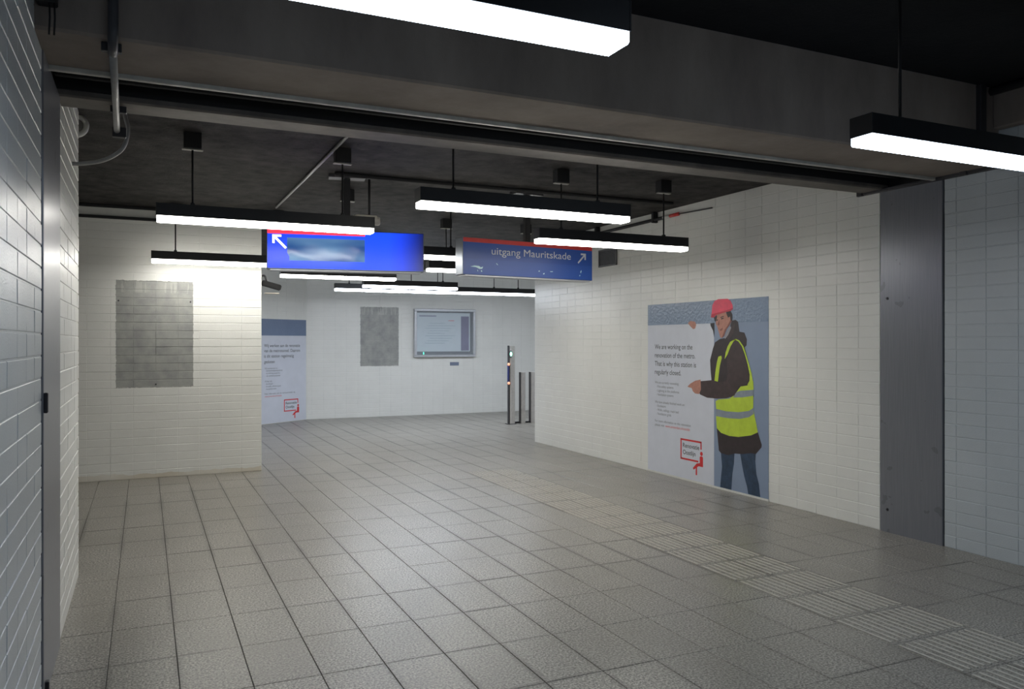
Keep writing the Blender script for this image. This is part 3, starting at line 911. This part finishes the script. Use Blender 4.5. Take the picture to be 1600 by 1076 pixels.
M['glint'] = plain('painted_glint', srgb(196, 238, 250), 0.25, 0, 0.08, 40)  # lamp glints on the sign film, painted as pale shapes
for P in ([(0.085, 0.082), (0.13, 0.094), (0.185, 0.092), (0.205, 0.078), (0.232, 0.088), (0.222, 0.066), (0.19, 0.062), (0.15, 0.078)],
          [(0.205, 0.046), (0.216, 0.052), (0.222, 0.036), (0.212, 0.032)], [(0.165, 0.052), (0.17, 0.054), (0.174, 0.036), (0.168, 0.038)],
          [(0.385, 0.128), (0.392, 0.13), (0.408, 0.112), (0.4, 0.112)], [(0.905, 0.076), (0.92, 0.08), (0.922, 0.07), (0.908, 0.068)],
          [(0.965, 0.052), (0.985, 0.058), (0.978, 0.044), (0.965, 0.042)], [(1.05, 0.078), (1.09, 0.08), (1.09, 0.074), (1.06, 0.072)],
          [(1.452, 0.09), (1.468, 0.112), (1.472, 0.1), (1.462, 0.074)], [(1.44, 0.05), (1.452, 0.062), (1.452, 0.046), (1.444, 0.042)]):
    flat_poly('painted_film_glint', P, M['glint'], s2, 0.0022)

# conduit on the ceiling between the sign posts
t = tube('ceiling_conduit', [(1.6, 7.36, CZ - 0.022), (5.4, 7.36, CZ - 0.022)], 0.02, M['box_black'])
tag(t, 'black conduit across the dark ceiling above the two blue signs', 'conduit')
t = tube('ceiling_conduit', [(1.40, 5.0, CZ - 0.014), (1.40, 7.5, CZ - 0.014), (1.39, 9.54, CZ - 0.014)], 0.013, M['conduit'])
tag(t, 'thin white conduit slanting across the dark ceiling above the lit blue sign', 'conduit')

# small beige camera beside the lit sign's post
cr = empty('security_camera', (1.90, 7.50, 2.72))
tag(cr, 'small beige security camera above the lit blue sign, right of its tube light', 'camera')
obj('body', tube_me('body', [(-0.10, 0, 0.045), (0.10, 0, 0.045), (0.145, 0, 0.045), (0.16, 0, 0.045)], 0.043, M['beige'], 16, [1, 1, 1, 0.85]), cr)
obj('hood', box_me('hood', -0.08, 0.13, -0.047, 0.047, 0.06, 0.094, M['beige'], 0.012, 2), cr)
obj('lens', tube_me('lens', [(0.155, 0, 0.045), (0.168, 0, 0.045)], 0.026, M['box_black'], 14), cr)
obj('arm', tube_me('arm', [(0.06, 0, 0.09), (0.06, 0.0, CZ - 2.72 - 0.01)], 0.012, M['box_black'], 8), cr)
obj('mount', box_me('mount', 0.025, 0.095, -0.04, 0.04, CZ - 2.72 - 0.02, CZ - 2.72 - 0.001, M['box_black'], 0.004), cr)

# dark camera on the end of the left front wall
c2 = empty('security_camera', (1.32, 10.46, 2.30))
tag(c2, 'dark security camera on an arm at the corner of the wall with the large patch', 'camera')
obj('wall_plate', box_me('wall_plate', 0.0, 0.02, -0.05, 0.05, -0.02, 0.14, M['dark_steel'], 0.004), c2)
obj('arm', tube_me('arm', smooth_path([(0.01, 0, 0.13), (0.06, 0, 0.14), (0.08, 0, 0.09), (0.09, 0, 0.05)], 4), 0.012, M['dark_steel'], 8), c2)
bm = bmesh.new(); bm_box(bm, -0.12, 0.12, -0.045, 0.045, -0.035, 0.035)
bmesh.ops.bevel(bm, geom=bm.edges[:], offset=0.01, segments=2, affect='EDGES')
bmesh.ops.rotate(bm, verts=bm.verts[:], cent=(0, 0, 0), matrix=Matrix.Rotation(math.radians(15), 3, 'Y'))
bmesh.ops.translate(bm, verts=bm.verts[:], vec=(0.145, 0, 0.02))
obj('body', bm_mesh('body', bm, M['box_black']), c2)
obj('sunshield', box_me('sunshield', 0.06, 0.24, -0.05, 0.05, -0.09, -0.075, M['beige'], 0.003), c2)

# ------------------------------------------------------------------ right wall fittings
v = empty('air_vent', (XR - 0.001, 9.40, 2.62), -math.pi / 2)
tag(v, 'grey louvred air vent high on the right wall beside the lettered sign', 'vent')
VW, VH = 0.45, 0.235
obj('backing', box_me('backing', 0.01, VW - 0.01, -0.008, 0.0, 0.01, VH - 0.01, M['dark_steel']), v)
for (a, b, c, d) in ((0, VW, 0, 0.018), (0, VW, VH - 0.018, VH), (0, 0.018, 0, VH), (VW - 0.018, VW, 0, VH)):
    obj('frame', box_me('frame', a, b, -0.022, 0.0, c, d, M['vent'], 0.002), v)
bm = bmesh.new(); bm_box(bm, 0.016, VW - 0.016, -0.018, 0.0, -0.0015, 0.0015)
bmesh.ops.rotate(bm, verts=bm.verts[:], cent=(0, -0.009, 0), matrix=Matrix.Rotation(math.radians(38), 3, 'X'))
slat = bm_mesh('slat', bm, M['vent'])
for i in range(11): obj('slat', slat, v, (0, 0, 0.026 + i * 0.0183))

pipe = empty('wall_pipe', (XR, 9.5, 3.0))
tag(pipe, 'dark pipe on brackets along the top of the right wall with a red-white coupling', 'pipe')
def local(o, pts): return [Vector(p) - Vector(o.location) for p in pts]
obj('tube', tube_me('tube', local(pipe, [(XR - 0.05, 11.35, 3.075), (XR - 0.05, 7.85, 3.085)]), 0.02, M['dark_steel']), pipe)
obj('coupling', tube_me('coupling', local(pipe, [(XR - 0.05, 7.85, 3.085), (XR - 0.05, 7.72, 3.086)]), 0.021, M['white_plastic']), pipe)
obj('coupling', tube_me('coupling', local(pipe, [(XR - 0.05, 7.72, 3.086), (XR - 0.05, 7.55, 3.087)]), 0.02, M['dull_red']), pipe)
obj('cable', tube_me('cable', local(pipe, smooth_path([(XR - 0.05, 7.55, 3.087), (XR - 0.035, 7.3, 3.08), (XR - 0.012, 7.0, 3.075)])), 0.008, M['dark_steel'], 6), pipe)
for yy in (8.05, 9.4, 10.6):
    obj('bracket', box_me('bracket', -0.075, -0.002, yy - 9.5 - 0.02, yy - 9.5 + 0.02, 0.05, CZ - 3.0 - 0.002, M['box_black'], 0.004), pipe)

# dark rail with pale top panel on the left front wall
rail = empty('wall_rail', (-1.4, YF - 0.03, 3.02))
tag(rail, 'dark rail below a pale strip at the top of the wall with the large patch', 'rail')
obj('rail', box_me('rail', 0, 2.72, -0.03, 0.027, 0.0, 0.03, M['box_black'], 0.004), rail)
obj('pale_strip', box_me('pale_strip', 0.01, 2.7, -0.004, 0.025, 0.032, 0.125, M['white_plastic'], 0.004), rail)
obj('top_channel', box_me('top_channel', 0, 2.72, -0.03, 0.027, 0.127, 0.158, M['box_black'], 0.004), rail)

# conduits at the left of the beam
cd = empty('conduit', (-0.12, 3.74, 2.85))
tag(cd, 'dark vertical conduit down the beam face turning under it, left of the large light', 'conduit')
obj('upper_tube', tube_me('upper_tube', local(cd, smooth_path([(-0.12, 3.745, CN), (-0.12, 3.745, 3.2), (-0.12, 3.74, 2.95), (-0.122, 3.76, 2.87), (-0.125, 3.86, 2.855)], 5)), 0.021, M['conduit_dark']), cd)
obj('lower_tube', tube_me('lower_tube', local(cd, [(-0.125, 3.85, 2.856), (-0.135, 4.5, 2.856), (-0.15, 5.3, 2.856)]), 0.017, M['conduit']), cd)
obj('clip', box_me('clip', -0.055, 0.02, 1.53, 1.57, -0.03, 0.03, M['dark_steel'], 0.004), cd)
for yy, nm in ((0.1, 'saddle'), (1.1, 'saddle')):
    obj(nm, box_me(nm, -0.05, 0.03, yy - 0.015, yy + 0.015, 0.0, 0.039, M['dark_steel'], 0.003), cd)
fx = tube('flexible_conduit', smooth_path([(-0.12, 5.6, CZ - 0.002), (-0.113, 5.6, 3.04), (-0.096, 5.6, 2.958), (-0.108, 5.6, 2.867), (-0.147, 5.6, 2.80), (-0.241, 5.62, 2.742), (-0.354, 5.64, 2.716), (-0.415, 5.65, 2.712)], 6), 0.013, M['conduit'])
tag(fx, 'pale flexible conduit curling from the ceiling to the left wall', 'conduit')
fx = tube('flexible_conduit', smooth_path([(-0.42, 6.3, CZ - 0.002), (-0.385, 6.3, 3.155), (-0.37, 6.3, 3.12), (-0.385, 6.3, 3.07), (-0.44, 6.3, 3.04), (-0.60, 6.3, 3.03), (-0.72, 6.28, 3.03)], 6), 0.018, M['white_plastic'])
tag(fx, 'short white pipe bend peeping out behind the end of the left wall', 'pipe')
jb = empty('junction_box', (-0.37, 3.74, 2.98))
tag(jb, 'black junction box with two hanging wires at the top left beam corner', 'junction box')
obj('box', box_me('box', -0.03, 0.045, -0.035, 0.038, 0.0, 0.12, M['box_black'], 0.006), jb)
for dx_ in (0.018, 0.036):
    obj('wire', tube_me('wire', [(dx_, -0.02, 0.01), (dx_ + 0.002, -0.02, -0.06), (dx_ - 0.001, -0.02, -0.13)], 0.004, M['box_black'], 6), jb)
obj('riser', tube_me('riser', [(0.02, 0, 0.11), (0.02, 0, CN - 2.98 - 0.002)], 0.012, M['box_black'], 8), jb)

# conduit at the right end of the beam, pipe under the near ceiling
c3 = box('beam_conduit', 5.43, 5.50, 3.745, 3.785, 2.95, CN - 0.001, M['dark_steel'], None, 0.006)
tag(c3, 'dark vertical conduit at the right end of the concrete beam', 'conduit')
c4 = tube('ceiling_pipe', [(XR - 0.10, 3.77, CN - 0.035), (XR - 0.10, 0.5, CN - 0.035)], 0.03, M['dark_steel'])
tag(c4, 'dark pipe under the black ceiling in the top right corner', 'pipe')

# ------------------------------------------------------------------ back wall: display case, plate
dc = empty('display_case', (5.32, YB - 0.002, 1.265))
tag(dc, 'aluminium framed glazed map case on the far wall', 'display case')
DW, DHH = 1.43, 1.061
for a, b, c, d in ((0, DW, 0, 0.055), (0, DW, DHH - 0.055, DHH), (0, 0.055, 0.055, DHH - 0.055), (DW - 0.055, DW, 0.055, DHH - 0.055)):
    obj('frame', box_me('frame', a, b, -0.10, 0, c, d, M['alu'], 0.012, 2), dc)
k = plain('case_backing', srgb(84, 90, 100), 0.5)
obj('backing', box_me('backing', 0.05, DW - 0.05, -0.03, -0.002, 0.05, DHH - 0.05, k), dc)
M['map_paper'] = plain('map_paper', srgb(206, 218, 226), 0.5, 0, 0.03, 8)
M['map_side'] = plain('map_side_panel', srgb(104, 100, 140), 0.5, 0, 0.12, 9)
M['map_line'] = plain('map_pale_print', srgb(168, 186, 200), 0.5, 0, 0.05, 9)
mp_ = obj('map_sheet', box_me('map_sheet', 0.065, 1.315, -0.034, -0.031, 0.125, DHH - 0.085, M['map_paper']), dc)
def dc_flat(name, x0, x1, z0, z1, mat, n_): 
    return flat_poly(name, [(x0, z0), (x1, z0), (x1, z1), (x0, z1)], mat, mp_, n_)
dc_flat('side_panel', 1.10, 1.29, 0.14, 0.905, M['map_side'], 0.0345)
dc_flat('heading', 0.12, 0.52, 0.895, 0.915, M['map_side'], 0.0345)
dc_flat('red_heading', 0.80, 0.94, 0.80, 0.812, M['p_red'], 0.0345)
for i in range(9):
    z_ = 0.30 + 0.055 * i
    dc_flat('print_line', 0.26 + 0.05 * (i % 3), 0.72 + 0.08 * ((i * 5) % 4), z_, z_ + 0.012, M['map_line'], 0.0345)
M['green'] = emit('green_led', (0.05, 1.0, 0.45), 3.0)
obj('indicator', box_me('indicator', 0.215, 0.232, -0.036, -0.031, 0.065, 0.11, M['green'], 0.002), dc)
g = NT('clear_case_glass')
g.set(Roughness=0.05, IOR=1.45, Alpha=0.12)
g.base((0.80, 0.85, 0.9, 1))
obj('glass', box_me('glass', 0.05, DW - 0.05, -0.088, -0.084, 0.05, DHH - 0.05, g.m), dc)
np_ = box('name_plate', 6.17, 6.38, YB - 0.012, YB - 0.001, 1.075, 1.15, plain('slate_plate', srgb(118, 128, 150), 0.4), None, 0.003)
tag(np_, 'small slate grey plate on the far wall below the map case', 'plate')

# ------------------------------------------------------------------ card validator and barrier posts
vp = empty('card_validator', (6.48, 14.06, 0.0))
tag(vp, 'tall steel card validator post with green light near the right wall corner', 'validator')
def column_me(name, w_, d_, h_, mat, bev=0.03):
    bm = bmesh.new()
    bm_box(bm, -w_ / 2, w_ / 2, -d_ / 2, d_ / 2, 0, h_)
    ed = [e for e in bm.edges if abs(e.verts[0].co.z - e.verts[1].co.z) > 0.1]
    bmesh.ops.bevel(bm, geom=ed, offset=bev, segments=4, affect='EDGES', profile=0.5)
    return bm_mesh(name, bm, mat)
obj('column', column_me('column', 0.11, 0.12, 1.52, M['steel']), vp, (0.02, 0, 0))
obj('side_plate', box_me('side_plate', -0.062, -0.046, -0.045, 0.02, 0.0, 1.53, M['steel_dark'], 0.004), vp)
obj('head', box_me('head', -0.05, 0.0, -0.068, -0.03, 1.29, 1.44, M['vent'], 0.01), vp)
bm = bmesh.new()
bmesh.ops.create_uvsphere(bm, u_segments=16, v_segments=8, radius=1.0)
bmesh.ops.scale(bm, verts=bm.verts[:], vec=(0.021, 0.012, 0.042))
obj('green_light', bm_mesh('green_light', bm, emit('validator_green_light', (0.30, 1.0, 0.72), 2.2), True), vp, (-0.025, -0.07, 1.365))
obj('reader', box_me('reader', -0.082, -0.056, -0.062, -0.01, 0.78, 1.18, plain('reader_blue', srgb(52, 60, 120), 0.3), 0.006), vp)
M['orange'] = emit('orange_ring', (1.0, 0.42, 0.25), 0.5)
for zz in (1.165, 0.80):
    obj('orange_ring', tube_me('orange_ring', [(-0.07, -0.058, zz), (-0.07, -0.068, zz)], 0.026, M['orange'], 14), vp)
obj('foot_plate', box_me('foot_plate', -0.09, 0.09, -0.075, 0.075, 0.0, 0.012, M['steel_dark'], 0.003), vp)
def barrier(x, y, lab):
    b = empty('barrier_post', (x, y, 0))
    tag(b, lab, 'post', 'low barrier posts')
    obj('column', column_me('column', 0.10, 0.10, 1.0, M['steel'], 0.022), b, (0.02, 0, 0))
    obj('side_plate', box_me('side_plate', -0.046, -0.034, -0.04, 0.03, 0.0, 1.005, M['steel_dark'], 0.004), b)
    obj('cap', box_me('cap', -0.03, 0.07, -0.05, 0.05, 0.998, 1.008, M['steel'], 0.004), b)
    return b
barrier(6.735, 14.10, 'low steel barrier post standing clear of the right wall corner')
barrier(6.965, 14.13, 'low steel barrier post half hidden by the right wall corner')
sill = box('floor_rail', 6.52, 7.6, 14.10, 14.15, 0.001, 0.03, M['steel_dark'], None, 0.004)
sill.location.y = 0.045
tag(sill, 'dark low rail on the floor linking the barrier posts', 'rail')
